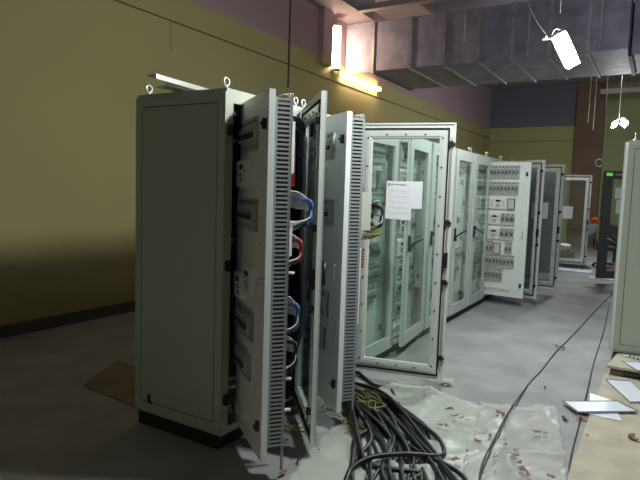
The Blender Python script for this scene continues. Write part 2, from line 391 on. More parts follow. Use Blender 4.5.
# near cabinet: its inner panel has real cut-outs
HOLES1 = [(.05, .42, 1.835, 2.015), (.05, .44, 1.38, 1.56), (.05, .40, .74, .92), (.05, .36, .50, .66)]
c1 = cabinet('nearest grey control cabinet of the left row, bare side panel towards us, panel swung open', 0, sides='l')
PAN1 = [('bbbbbbb', 1.83), ('c', 1.62), ('bbbbbbb', 1.375), ('C', .95), ('bbbbbb', .735), ('bbbbb', .49), ('tttt', .22)]
p1 = make_panel(c1, .17, 127, PAN1, panel_mesh(HOLES1), .03, rec=(0, 2, 4, 5))
link('controller', ME['C'], p1, (.24, 0, 1.01))
for z in (1.96, 1.15, .32): link('hinge', ME['hinge'], c1, (.022, 0, z))
for z in (2.06, 1.90, 1.30, .26): link('lug', ME['lug'], c1, (.066, .02, z))
q = onX(149, 400, -.013)
MB().box(-.016, -.011, q.y-.012, q.y+.012, q.z-.02, q.z+.04).box(-.016, -.011, q.y-.03, q.y-.012, q.z-.02, q.z-.004).build('corner_latch', 'black', c1)
d1 = make_door(c1, (.81, -.03), 41.5, h='handle0')
c2 = cabinet('second cabinet of the left row, glass door swung wide with papers taped on', .84)
p2 = make_panel(c2, .17, 127, PAN1, panel_mesh(HOLES1), .03, rec=(0, 2, 4, 5))
d2 = make_door(c2, (.805, -.03), 103, h='handle0')
for i in range(2, 14):
    x = i*.84
    txt = {2: 'third cabinet of the left row, closed, seen through the wide open glass door',
           3: 'fourth cabinet of the left row, its glass door slightly ajar',
           4: 'fifth cabinet of the left row, closed, partly behind the wide open glass door edge',
           5: 'sixth cabinet of the left row, closed glass door with raised black handle',
           6: 'seventh cabinet of the left row, closed, just before the open white module panel',
           7: 'eighth cabinet of the left row with open white panel full of breakers',
           8: 'ninth cabinet of the left row, hazy glass door open behind the module panel',
           11: 'twelfth cabinet of the left row with plain panel swung open edge-on',
           13: 'farthest cabinet of the left row with pale framed glass door open'}.get(i, '%s cabinet of the left row, hidden behind the open doors' % ORD[i])
    c = cabinet(txt, x, sides='r' if i == 13 else '')
    rows = [ROWS_A, ROWS_B, ROWS_C][i % 3]
    if i == 7: make_panel(c, .13, 91, ROWS_A, None, .03)
    elif i == 8: make_panel(c, .12, 0, rows)
    elif i == 11: make_panel(c, .13, 96, [], None, .03)
    elif i < 8: make_panel(c, .12, 0, rows)
    else: make_panel(c, .12, 0, [])
    th = {3: 6, 7: 60, 8: 88, 13: 97}.get(i, 0)
    make_door(c, (.81, -.036), th, detail=i in (7, 8, 13), h='handle0' if i in (7, 8, 13) else 'handle' if i in (3, 5) else 'handle2', hazy=i in (7, 8))

# the right row, turned to face the aisle
XR, YR = 3.75, -1.90
for k in (0, 1, 2, 3, 4, 5, 7):
    x = XR+(k+1)*.84
    lab = 'tall grey cabinet at the right edge, bare side towards us, standing on boards' if k == 0 else ('cabinet of the right row with dark framed glass door open' if k == 7 else '%s cabinet of the right row, behind the big one at the right edge' % ORD[k])
    c = cabinet(lab, x if k < 7 else 10.0, YR, PI, 'right row cabinets', sides='r' if k == 0 else '')
    if k == 0: c.location.z = .012
    if k == 7: make_door(c, (.02, -.03), 0, detail=False, dark=True, flip=True).rotation_euler.z = PI-math.radians(57)
    else: make_door(c, (.81, -.036), 0, detail=False)
    make_panel(c, .12, 0, [])

# ------------------------------------------------------------------ back of the two open panels: slotted ducts, wires, parts
def me_wire_duct():
    b = MB(); x0, x1, y0, y1, z0, z1 = .525, .585, .034, .135, .20, 2.10
    b.box(x0, x1, y0, y0+.004, z0, z1, 0); b.box(x0-.002, x1+.002, y1-.004, y1, z0, z1, 0); b.box(x0+.012, x1-.012, y0+.004, y1-.004, z0, z1, 1)
    z = z0+.004
    while z < z1-.012:
        b.box(x1-.003, x1, y0+.004, y1-.004, z, z+.012, 0); b.box(x0, x0+.003, y0+.004, y1-.004, z, z+.012, 0); z += .0235
    b.box(x1-.0028, x1+.0005, y0+.004, y0+.018, z0, z1, 0); b.box(x1-.0028, x1+.0005, y1-.016, y1-.004, z0, z1, 0)
    return b.mesh('wire_duct', ['duct', 'ductin'])
ME['wduct'] = me_wire_duct()
def bundle(p, name, wrap, z, x, y0, y1, n=6, h=.14, wr=True):
    """a bundle of wires that bows out of the panel and back, with a coil of spiral wrap round the bend"""
    b = MB()
    for i in range(n):
        o = (i-n/2)*.011
        pts = spline([(x+o, y0, z+h*.5+o*.3), (x+.01+o*.5, (y0+y1)/2, z+h*.42+o), (x+.005, y1-.01, z+h*.2+o*.6), (x+o*.5, y1-.006, z-h*.25+o*.3), (x+o, (y0+y1)/2, z-h*.5+o*.7), (x+o, y0, z-h*.45+o)], 4)
        b.tube(pts, .0042, 5, 0)
    if wr:
        path = spline([(x+.004, y0+.03, z+h*.46), (x+.004, y1-.012, z+h*.34), (x, y1, z), (x, y1-.012, z-h*.40), (x, y0+.03, z-h*.5)], 12)
        for i in range(0, len(path)-1):
            d = (path[min(i+1, len(path)-1)]-path[max(i-1, 0)]).normalized(); a1 = d.cross(Vector((1, 0, 0))).normalized(); a2 = Vector((1, 0, 0))
            b.ring(path[i], a1, a2, .012, .0042, 9, 4, 1)
    return b.build(name, wrap, p)
def breaker_back(p, x, z, h, mat_='modw'):
    b = MB(); b.box(x, x+.05, .034, .17, z, z+h, 0); b.box(x+.01, x+.045, .17, .185, z+.01, z+h-.01, 0)
    for zz in (z+.03, z+h-.03): b.tube([(x+.05, .162, zz), (x+.053, .162, zz)], .007, 8, 1)
    return b.build('terminal_block', [mat_, 'modd'], p)
def fins(p, x, z, h, mt):
    b = MB(); n = int(h/.018)
    for i in range(n): b.box(x, x+.05, .12, .215, z+i*.018, z+i*.018+.010)
    b.box(x, x+.05, .12, .20, z, z+h); return b.build('finned_block', mt, p)
for p, k in ((p1, 0), (p2, 1)):
    link('wire_duct', ME['wduct'], p)
    bb = MB()
    for i in range(13): bb.box(.05, .50, .034, .040, .28+i*.14, .30+i*.14)
    bb.build('din_rail', 'steel', p)
    MB().box(.03, .52, .0415, .046, .25, 2.08).build('light_stop_board', 'duct', p)  # added board, stops lamp light leaking through the cut-outs
breaker_back(p1, .44, 1.70, .30); fins(p1, .37, 1.64, .26, 'red')
b = MB(); b.box(.43, .50, .034, .16, 1.40, 1.62); b.build('relay_block', 'mod', p1)
bundle(p1, 'blue_wire_bundle', ['wiresil', 'blue'], 1.50, .45, .10, .30, 9, .17)
breaker_back(p1, .44, 1.24, .20); bundle(p1, 'red_wire_bundle', ['wiresil', 'red'], 1.28, .45, .12, .25, 7, .15)
bundle(p1, 'blue_wire_bundle', ['wiresil', 'blue'], .90, .45, .09, .24, 10, .19)
bundle(p1, 'black_wire_bundle', ['wiresil', 'wiredk'], .68, .45, .09, .235, 9, .19)
for z in (1.16, .545, .36): MB().tube([(.45, .10, z), (.45, .215, z-.012)], .010, 6).build('wire_lug', 'modw', p1)
breaker_back(p2, .44, 1.66, .26); fins(p2, .40, 1.60, .07, 'red')
b = MB(); b.box(.42, .52, .047, .235, 1.36, 1.62); b.box(.425, .515, .235, .241, 1.365, 1.615); b.build('relay_block', 'mod', p2)
for zz in (1.40, 1.46, 1.52):
    b = MB(); b.box(.44, .50, .241, .27, zz-.02, zz+.02); b.build('plug', 'black', p2)
bundle(p2, 'grey_wire_bundle', ['wiresil', 'wiredk'], 1.46, .48, .255, .345, 9, .16)
bundle(p2, 'yellow_green_wire_bundle', ['yg', 'wiresil'], 1.345, .49, .20, .335, 5, .05, False)
fins(p2, .44, 1.10, .14, 'red'); breaker_back(p2, .46, .70, .55)
bundle(p2, 'blue_wire_bundle', ['wiresil', 'blue'], .84, .44, .10, .18, 6, .14)
bundle(p2, 'grey_wire_bundle', ['wiresil', 'wiredk'], .55, .44, .07, .17, 8, .16)
for p in (p1, p2):        # loose hanging strip of duct below and thin wire ends at the top
    MB().box(.575, .583, .12, .135, .06, .20).build('duct_strip', 'duct', p)
    b = MB()
    for i in range(4): b.tube(spline([(.50+i*.012, .06+i*.02, 2.08), (.53, .08+i*.02, 2.115+.005*i), (.53, .115+i*.012, 2.115), (.50, .12, 2.05)], 5), .0035, 5)
    b.build('wire_ends', 'wiresil', p)

# curtains of black cables hanging in the two open cabinets
rw = random.Random(3)
for cc, xa, xb in ((c1, .24, .74), (c2, .26, .70)):
    n = 34
    for i in range(n):
        x = xa+(xb-xa)*(i % 17)/16+rw.uniform(-.01, .01); y = (-.055 if i < 17 else .0)+rw.uniform(-.015, .015); top = 2.09-rw.uniform(0, .10)
        pts = [(x-.05, .45, top-.35), (x-.02, .28, top-.05), (x, y+.06, top), (x+rw.uniform(-.01, .01), y, top-.16), (x+rw.uniform(-.02, .02), y+rw.uniform(-.02, .02), 1.4), (x+rw.uniform(-.02, .02), y+rw.uniform(-.02, .02), .8), (x+rw.uniform(-.02, .02), y+.03, .14)]
        MB().tube(spline(pts, 4), .0165, 6).build('hanging_cable', 'cable', cc)

for i in range(18):
    t = .06+.56*i/17; a = math.radians(41.5); ox = .81-DW*t*math.cos(a)-.075*math.sin(a); oy = -.03-DW*t*math.sin(a)+.075*math.cos(a); top = 2.10-rw.uniform(0, .08)
    j = lambda: rw.uniform(-.010, .010)
    pts = [(ox*.6+.15, .30, top-.25), (ox*.8+.08, .14, top-.02), (ox, oy+.05, top-.03), (ox+j(), oy+j(), top-.25), (ox+j(), oy+j(), 1.3), (ox+j(), oy+j(), .7), (ox*.9+.05, oy*.3+.03, .15)]
    MB().tube(spline(pts, 5), .0165, 6).build('hanging_cable', 'cable', c1)

# ------------------------------------------------------------------ papers on the big glass door, and others
def door_pt(hx, hy, th, x, y, z):
    a = math.radians(th); return Vector((hx + x*math.cos(a) - y*math.sin(a), hy + x*math.sin(a) + y*math.cos(a), z))
def paper(name, label, x0, x1, z0, z1, y, header, hinge, th, skew=0):
    b = MB(); nx = 6
    P = lambda x, yy, z: door_pt(*hinge, th, x, yy, z)
    vs = []; fs = []
    for i in range(nx+1):
        for j in range(5):
            x = x0+(x1-x0)*i/nx; z = z0+(z1-z0)*j/4 + skew*(x-x0); vs.append(P(x, y+.001*math.sin(i*1.3+j), z))
    for i in range(nx):
        for j in range(4): fs.append([i*5+j, (i+1)*5+j, (i+1)*5+j+1, i*5+j+1])
    b.add(vs, fs, 0, False)
    if header:
        def ink(xa, xb, za, zb):
            b.add([P(xa, y+.003, za+skew*(xa-x0)), P(xb, y+.003, za+skew*(xb-x0)), P(xb, y+.003, zb+skew*(xb-x0)), P(xa, y+.003, zb+skew*(xa-x0))], [[0, 1, 2, 3]], 1)
        w = x1-x0; ink(x1-.03, x1-.014, z1-.035, z1-.018)
        for k in range(9): ink(x1-.05-k*.014, x1-.04-k*.014, z1-.03, z1-.022)
        ink(x1-.055, x1-.045, z1-.075, z1-.071)
        for k in range(5): ink(x0+.02, x1-.02, z0+.05+k*.045, z0+.051+k*.045)
    o = b.build(name, ['paper', 'ink']); tag(o, label, 'paper', 'papers taped to glass'); o.modifiers.new('thick', 'SOLIDIFY').thickness = .0006
H2 = (.84+.805, -.03)
paper('paper_sheet', 'white printed sheet with header line taped on the wide open glass door', -.455, -.245, 1.405, 1.715, .020, True, H2, 103, .02)
paper('paper_sheet', 'second white sheet half hidden behind the printed one on glass door', -.54, -.36, 1.50, 1.72, .016, False, H2, 103, -.01)
paper('paper_sheet', 'pale sheet taped on the hazy glass door of the ninth cabinet', -.56, -.30, 1.28, 1.55, .020, False, (8*.84+.81, -.036), 88)
paper('paper_sheet', 'small white sheets taped on the farthest pale framed glass door', -.42, -.20, 1.16, 1.45, .020, False, (13*.84+.81, -.036), 97)
for i, (hx, a, b_, z0, z1) in enumerate([(4.2, -.66, -.42, 1.35, 1.75), (5*.84, -.62, -.44, .95, 1.26), (6*.84, -.66, -.40, 1.05, 1.42)]):
    paper('paper_sheet', ['pale sheet behind the closed glass door of sixth cabinet, upper one', 'pale sheet low behind the closed glass door of sixth cabinet', 'pale sheet behind the closed glass of the seventh cabinet'][i], a, b_, z0, z1, .018, False, (hx+.81, -.036), 0)

# ------------------------------------------------------------------ steel strips on top of the near cabinet
def strip(pa, pb, w, label, z0, z1):
    pa = Vector((*pa, 0)); pb = Vector((*pb, 0)); d = (pb-pa); n = Vector((-d.y, d.x, 0)).normalized()*w
    a = Vector((pa.x, pa.y, z0)); c = Vector((pb.x, pb.y, z1)); b = MB()
    b.prism([a, c, c+n, a+n], (0, 0, .006)); b.prism([a, c, c+n*.08, a+n*.08], (0, 0, -.022 if z0 > 2.24 else .02))
    tag(b.build('steel_strip', 'steel'), label, 'metal strip', 'strips on the near cabinet')
strip((-.21, .36), (.30, .30), .09, 'pale steel angle strip on top of the nearest cabinet, upper one', 2.262, 2.232)
strip((-.05, .44), (.34, .40), .10, 'shorter steel strip lying under the other on the nearest cabinet', 2.228, 2.203)

# ------------------------------------------------------------------ air duct under the ceiling
ad = thing('air_duct', 'large foil-wrapped square air duct crossing under the ceiling', 'air duct', (7.6, 2.84, 4.0))
ys = [2.84, 2.05, 1.40, .76, .17, -.43, -1.02, -1.60]
for a, c in zip(ys, ys[1:]):
    b = MB(); b.box(0, 2.05, c-2.84+.01, a-2.84-.01, 0, .94); o = bevel(b.build('duct_section', 'galv', ad), .012, 2)
    b = MB(); y = a-2.84
    b.box(-.03, -.0, y-.03, y+.03, -.01, .95); b.box(-.03, 2.07, y-.025, y+.025, -.03, 0.0); b.build('flange', 'tape', ad)
b = MB(); b.box(.05, .07, .0, .64, 0, .98); b.build('end_plate', 'galv', ad)
b = MB(); b.box(.05, 2.0, -.035, .005, -.045, -.01); b.build('edge_angle', 'base', ad)
for a, c in ((-1.6, -2.5), (-2.5, -3.5), (-3.5, -4.5)):
    b = MB(); b.box(.45, 2.05, c-2.84+.01, a-2.84-.01, 0, .94); bevel(b.build('duct_section', 'galv', ad), .012, 2)
    b = MB(); b.box(.43, 2.07, a-2.84-.03, a-2.84+.03, -.03, 0); b.build('flange', 'base', ad)
for i, y in enumerate((1.0, -.1, -1.2)):
    for x in (7.5,):
        tag(MB().tube([(x, y, 4.0), (x, y, ZC)], .008, 6).build('hanger_rod', 'steel'), ['thin hanger rod before the duct, nearest the wall', 'thin hanger rod before the duct, middle one', 'thin hanger rod before the duct by the flood lamp'][i], 'rod', 'duct hangers')
tag(MB().box(7.02, 7.16, -4, 2.92, 5.0, 5.10).build('ceiling_beam', 'beam'), 'flat steel beam under the ceiling lit orange by the wall lamp', 'beam')
tag(MB().box(17.6, 17.75, -5, -.30, 5.00, 5.14).build('ceiling_beam', 'beam'), 'pale horizontal beam high at the far right above twin lamps', 'beam')

# ------------------------------------------------------------------ lamps
def wall_glow(pa, pb, label, r=.03):
    pa = Vector(pa); pb = Vector(pb); d = (pb-pa).normalized()
    t = thing('wall_glow', label, 'lamp', pa, 0, 'wall tube lamps')
    L = pb-pa; MB().tube([d*.03, L-d*.03], r, 12, 0).build('glow_tube', 'tubewarm', t)
    MB().tube([(0, 0, 0), d*.03], r*1.15, 12).build('end_cap', 'modw', t); MB().tube([L-d*.03, L], r*1.15, 12).build('end_cap', 'modw', t)
    b = MB(); q = Vector((0, r*1.1, 0)); s = Vector((0, .03, 0)); side = d.cross(Vector((0, 1, 0)))*.035
    b.prism([q-side, q+side, q+L+side, q+L-side], s); b.build('mounting_rail', 'modw', t)
wall_glow((7.17, 3.43, 3.98), (7.17, 3.43, 4.84), 'glowing upright shape standing for the bright streak on the wall beside the air duct', .075)  # added glowing tube shape, stands in for bright glare at the wall corner
wall_glow((7.45, 3.43, 3.955), (9.2, 3.43, 3.955), 'glowing horizontal tube lamp along the back wall below the duct', .04)

def flood(c, a, s, n, label, wires=True, f=1.0):
    """flood lamp: a and s are the half axes of its face, n the way it shines"""
    c = Vector(c); t = thing('flood_lamp', label, 'lamp', c, 0, 'flood lamps'); a = Vector(a)*f; s = Vector(s)*f; n = Vector(n).normalized()
    rr = lambda k: [(-a-s)*k, (a-s)*k, (a+s)*k, (-a+s)*k]
    MB().prism([p - n*.06 for p in rr(1.06)], n*.058).build('housing', 'steel', t)
    b = MB(); lo = rr(1.0); hi = [p + n*.08 for p in rr(.9)]
    b.add(lo+hi, [[0, 1, 5, 4], [1, 2, 6, 5], [2, 3, 7, 6], [3, 0, 4, 7], [4, 5, 6, 7]]); b.build('lit_face', 'floodface', t)
    top = -a*1.0
    MB().tube(spline([top-s-n*.03, top*1.25-n*.06, top+s-n*.03], 6), .008, 6).build('bracket', 'steel', t)
    if wires:
        hook = top*.8-n*.04+Vector((0, 0, .24)); zt = ZC-c.z
        MB().tube([hook, Vector((hook.x, hook.y, zt))], .003, 5).build('suspension_wire', 'wiregrey', t)
        for q in (top+s-n*.03, top-s-n*.03): MB().tube([q, hook], .003, 5).build('suspension_wire', 'wiregrey', t)
        f0 = top-s-n*.05
        MB().tube(spline([f0, f0-cr*.08+cu*.07, f0-cr*.18+cu*.23, f0-cr*.25+cu*.42, f0-cr*.30+cu*.75, Vector((f0.x, f0.y, 0))-cr0*.36+Vector((0, 0, zt))], 8), .006, 6).build('feed_cable', 'wiregrey', t)
        MB().tube(spline([top-s-n*.03, top-s*1.5+cr*(-.05)-n*.05, top-s-cr*.06+cu*.03], 5), .012, 6).build('cable_gland', 'steel', t)
L1 = CAM + ray(565.5, 50)*6.0
la = cr*.122 - cu*.112 + cf*.12; ls = cr*.060 + cu*.033 - cf*.022
ln = la.cross(ls); ln = -ln if ln.dot(cf) > 0 else ln
flood(L1, la, ls, ln, 'bright white flood lamp hanging before the air duct')
flood((.45, -1.45, 3.25), Vector((0, .18, .06)), Vector((.10, 0, -.028)), (-.265, .315, -.911), 'flood lamp hanging over the aisle by the nearest cabinets', True, .78)
flood((11.3, -1.0, 5.0), Vector((0, .18, 0)), Vector((.10, 0, 0)), (.0, .0, -1), 'flood lamp under the ceiling behind the air duct', True)
for (px, py, sg, lab) in ((615, 123.5, 1, 'left one of the twin far flood lamps'), (624.5, 122, -1, 'right one of the twin far flood lamps')):
    q = onX(px, py, 13.5)
    flood(q, cr*.11+cu*(.02 if sg > 0 else -.09), (cr*.03+cu*.05 if sg < 0 else cu*.055)-cf*.09, Vector((-.45, .1, -.9)), lab, False, .52)
b = MB(); b.tube([onX(614, 122, 13.6), onX(619, 118, 13.6), onX(625, 121, 13.6)], .02, 6); b.tube([onX(619, 118, 13.6), onX(619, 118, 13.6)*1+Vector((0, 0, 2.0))], .012, 6)
tag(b.build('lamp_bracket', 'steel'), 'small bracket carrying the twin far flood lamps', 'bracket')

# hanging wire with a ring
b = MB(); XL = 10.4; r0 = onX(599, 163, XL); w0 = onX(607, 92, XL); b.tube(spline([Vector((w0.x, w0.y, ZC)), w0, onX(605, 140, XL), onX(601, 159, XL)], 6), .008, 5)
b.ring(r0, cr, cu, .075, .012, 18, 6)
tag(b.build('wire_loop', 'wiresil'), 'thin hanging wire ending in a small loop, above the far doors', 'wire')
for i, (x, ya, yb) in enumerate(((593, 95, 130), (588, 100, 123))):
    tag(MB().tube([Vector((14, onX(x, yb, 14).y, ZC)), onX(x, yb, 14)], .007, 5).build('rope', 'wiregrey'), ['longer thin pale cord hanging before the brown pillar', 'shorter thin cord hanging left of the longer one'][i], 'rope', 'hanging ropes')

# ------------------------------------------------------------------ boards and plates at the right
def flat(name, px, z, t, mt, label, cat, group=None, hole=None):
    b = MB(); P = [onz(x, y, z) for x, y in px]; b.prism([(p.x, p.y, z) for p in P], (0, 0, -t))
    o = b.build(name, mt); return tag(o, label, cat, group)
b = MB(); P = [(3.20, -1.88), (.86-.2, -1.86), (-.6, -1.92), (-.6, -3.6), (3.1, -3.6)]
tag(MB().prism([(x, y, .0) for x, y in P], (0, 0, .012)).build('plywood_sheet', 'ply'), 'beige plywood sheet lying on the floor at the lower right', 'board')
pt = thing('pallet', 'low plywood covered pallet under the cabinet at right edge', 'pallet', (3.19, -1.89, 0))
b = MB(); b.prism([(0, 0, .075), (0.55, -.06, .075), (.55, -1.6, .075), (-.02, -1.6, .075)][::-1], (0, 0, .022)); b.build('deck_board', 'ply', pt)
for y in (-.03, -.45, -.9, -1.35): b = MB(); b.box(.03, .53, y-.11, y, .0, .074); b.build('pallet_block', 'plyd', pt)
b = MB(); b.box(.04, .08, -1.5, -.14, .02, .05); b.build('pallet_slat', 'plyd', pt)
def plate(name, pts, z, label, dark=True):
    """sheet steel plate with a folded dark rim, lying at height z"""
    t = MB(); C = [Vector((onz(x, y, z).x, onz(x, y, z).y, z)) for x, y in pts]; t.prism(C, (0, 0, -.004), 0)
    cen = sum(C, Vector())/len(C)
    for a, c in zip(C, C[1:]+C[:1]):
        if dark:
            i0 = a+(cen-a)*.05; i1 = c+(cen-c)*.05; up = Vector((0, 0, .003)); t.add([a+up, c+up, i1+up, i0+up], [[0, 1, 2, 3]], 1)
            t.add([a, c, c+up, a+up], [[0, 1, 2, 3]], 1)
    return tag(t.build(name, ['platew', 'base']), label, 'metal plate', 'steel plates on the boards')
plate('steel_plate', [(590, 393), (612, 400), (622, 421), (589, 414)], .018, 'white steel plate lying under the long rimmed one on floor', False)
plate('steel_plate', [(562, 401), (618, 401), (639, 411.5), (577, 412)], .032, 'long white steel plate with dark rim bridging floor and plywood')
plate('steel_plate', [(605, 379), (631, 381), (652, 402), (630, 402.5)], .020, 'white steel plate with dark rim just below the pallet')
o = plate('steel_plate', [(617, 353.5), (640, 356), (655, 363), (634, 359)], .105, 'white slotted steel plate on the pallet, nearer the cabinet')
plate('steel_plate', [(622, 361), (648, 363), (662, 371), (637, 370.5)], .105, 'white slotted steel plate on the pallet, nearer its front edge')
for k in range(4):
    q = onz(630+k*4.0, 356.2+k*1.1, .109)
    MB().box(q.x-.03, q.x+.03, q.y-.011, q.y+.011, .1075, .1095).build('slot', 'modd', o)

# ------------------------------------------------------------------ floor litter: plastic film, cables, wires, scraps
def film_sheet(outline, mt, label, seed, amp, z=.006):
    P = [Vector((onz(x, y).x, onz(x, y).y, 0)) for x, y in outline]
    xs = [p.x for p in P]; ys_ = [p.y for p in P]; st = .022
    def inside(x, y):
        r = False; j = len(P)-1
        for i in range(len(P)):
            if (P[i].y > y) != (P[j].y > y) and x < (P[j].x-P[i].x)*(y-P[i].y)/(P[j].y-P[i].y)+P[i].x: r = not r
            j = i
        return r
    def snap(x, y):
        best = None
        for i in range(len(P)):
            a = P[i-1]; c = P[i]; d = c-a; t = max(0, min(1, ((x-a.x)*d.x+(y-a.y)*d.y)/(d.x*d.x+d.y*d.y))); q = a+d*t; e = (q.x-x)**2+(q.y-y)**2
            if best is None or e < best[0]: best = (e, q.x, q.y)
        return best[1:]
    vs = {}; V = []; F = []
    nx = int((max(xs)-min(xs))/st)+1; ny = int((max(ys_)-min(ys_))/st)+1
    def vid(i, j):
        if (i, j) not in vs:
            x = min(xs)+i*st; y = min(ys_)+j*st
            if not inside(x, y): x, y = snap(x, y)
            vv = Vector((x, y, seed))
            h = abs(noise.noise(vv*2.1))*amp + abs(noise.noise(vv*5.3))*amp*.5 + (1-abs(noise.noise(vv*1.7+Vector((4, 1, 0)))))**9*amp*1.1 + (1-abs(noise.noise(vv*3.6+Vector((1, 7, 0)))))**8*amp*.6 + abs(noise.noise(Vector((x*3+y*9, y*3-x*2, seed))))*amp*.5
            vs[(i, j)] = len(V); V.append((x+.012*noise.noise(vv*7), y+.012*noise.noise(vv*7+Vector((9, 0, 0))), z+h))
        return vs[(i, j)]
    for i in range(nx):
        for j in range(ny):
            if inside(min(xs)+(i+.5)*st, min(ys_)+(j+.5)*st): F.append([vid(i, j), vid(i+1, j), vid(i+1, j+1), vid(i, j+1)])
    me = bpy.data.meshes.new('plastic_sheet'); me.from_pydata(V, [], F); me.materials.append(M[mt]); me.polygons.foreach_set('use_smooth', [True]*len(F)); me.update()
    o = link('plastic_sheet', me); o.modifiers.new('thick', 'SOLIDIFY').thickness = .0008
    return tag(o, label, 'plastic sheet', 'plastic sheets on the floor')
film_sheet([(372, 392), (398, 384), (432, 390), (455, 398), (478, 408), (500, 414), (505, 440), (490, 500), (420, 540), (300, 540), (285, 500), (300, 462), (340, 425)], 'film', 'crumpled pale green plastic sheet under the black cables', 3.1, .028)
film_sheet([(480, 406), (520, 410), (556, 409), (561, 430), (568, 480), (572, 520), (500, 540), (455, 500), (470, 450)], 'film2', 'crumpled greyish clear plastic sheet beside the cable heap', 8.4, .026, .010)

b = MB(); rnd = random.Random(5)
q = onz(447, 385); Vv = []
for i in range(60):
    a = rnd.uniform(0, 2*PI); r_ = rnd.uniform(.02, .075); Vv.append(Vector((q.x+r_*math.cos(a), q.y+r_*math.sin(a), .004+rnd.uniform(0, .05))))
for i in range(0, 57): b.add([Vv[i], Vv[i+1], Vv[i+3]], [[0, 1, 2]])
tag(b.build('plastic_scrap', 'film'), 'small crumpled clear plastic scrap by the foot of open glass door', 'plastic scrap')

def cable(pts, r, mt, name, label, cat, group, n=7):
    return tag(MB().tube(spline(pts, n), r, 7).build(name, mt), label, cat, group)
rnd = random.Random(21)
F = lambda x, y, z=.014: Vector((onz(x, y, z).x, onz(x, y, z).y, z))
for i in range(30):            # heap running from under the cabinet front towards the camera
    t = i/29
    s0 = F(336+rnd.uniform(0, 12), 374+rnd.uniform(0, 16), .03+rnd.uniform(0, .09)); s_ = s0 + Vector((.25, .30, .06))
    m1 = F(352+t*34+rnd.uniform(-5, 5), 404+rnd.uniform(-5, 9)-t*6, .03+rnd.uniform(0, .12))
    m2 = F(362+t*64+rnd.uniform(-15, 15), 437+rnd.uniform(-8, 8), .02+rnd.uniform(0, .07))
    e0 = F(368+t*80+rnd.uniform(-34, 34), 478+rnd.uniform(-6, 14), .014+rnd.uniform(0, .04))
    e1 = F(380+t*110+rnd.uniform(-40, 40), 530, .014+rnd.uniform(0, .02))
    cable([s_, s0, m1, m2, e0, e1], rnd.uniform(.012, .0155), 'cable', 'power_cable', 'thick black cable in the heap running out below the open panels', 'cable', 'black cable heap')
for pts, lab in (([(344, 486, .03), (352, 468, .05), (372, 457, .08), (405, 454, .09), (438, 456, .06), (444, 450, .05), (436, 436, .06), (415, 420, .08), (398, 408, .08), (380, 396, .05)], 'black cable making a wide loop over the front of the heap'),
                 ([(370, 466, .04), (390, 469, .05), (410, 471, .05), (421, 474, .04), (408, 482, .03)], 'short black cable with a folded end on the heap'),
                 ([(357, 470, .02), (353, 452, .03), (356, 438, .05), (368, 430, .06)], 'black cable bowing out at the left of the heap'),
                 ([(348, 369, .05), (360, 374, .02), (374, 385, .014), (389, 388, .014), (395, 398, .014), (402, 412, .02), (408, 426, .03)], 'single black cable apart from the heap at the door foot'),
                 ([(345, 392, .12), (352, 412, .10), (359, 440, .06), (363, 465, .03), (366, 485, .02)], 'straight black cable along the left side of the heap')):
    cable([F(*p) for p in pts], .0155, 'cable', 'power_cable', lab, 'cable', 'black cable heap')
for i in range(22):            # yellow-green earth wires on the floor
    x = rnd.uniform(262, 300) if i < 12 else rnd.uniform(322, 350); y = rnd.uniform(400, 430)
    p = [F(x+k*rnd.uniform(4, 11), y+rnd.uniform(-6, 7)+k*1.5, .012+rnd.uniform(0, .05)) for k in range(4)]
    cable(p, .0035, 'yg', 'earth_wire', 'loose yellow-green earth wire on the floor below the open panels', 'wire', 'loose earth wires', 5)
for i in range(9):
    x = 344+rnd.uniform(0, 22); y = 384+rnd.uniform(0, 16)
    p = [F(x+k*rnd.uniform(5, 10), y+k*rnd.uniform(2, 6), .12+rnd.uniform(0, .04)) for k in range(4)]
    cable(p, .004, 'yg', 'earth_wire', 'yellow-green earth wire lying over the black cables', 'wire', 'earth wires on the heap', 5)
cable([F(614, 292, .006), F(598, 308, .006), F(573, 335, .006), F(556, 352, .006), F(541, 371, .006), F(537, 375, .006), F(528, 385, .006), F(510, 410, .06), F(496, 436, .075), F(484, 460, .075), F(479, 482, .075), F(478, 510, .06)], .0065, 'cable', 'floor_cable', 'long thin dark cable along the aisle floor onto the plastic sheet', 'cable', 'aisle floor cables')
cable([F(609, 305, .006), F(604, 330, .006), F(594, 362, .006), F(587, 392, .02), F(579, 425, .006), F(570, 462, .006), F(566, 500, .006)], .0055, 'cable', 'floor_cable', 'thin dark cable on the floor beside the plywood sheet edge', 'cable', 'aisle floor cables')

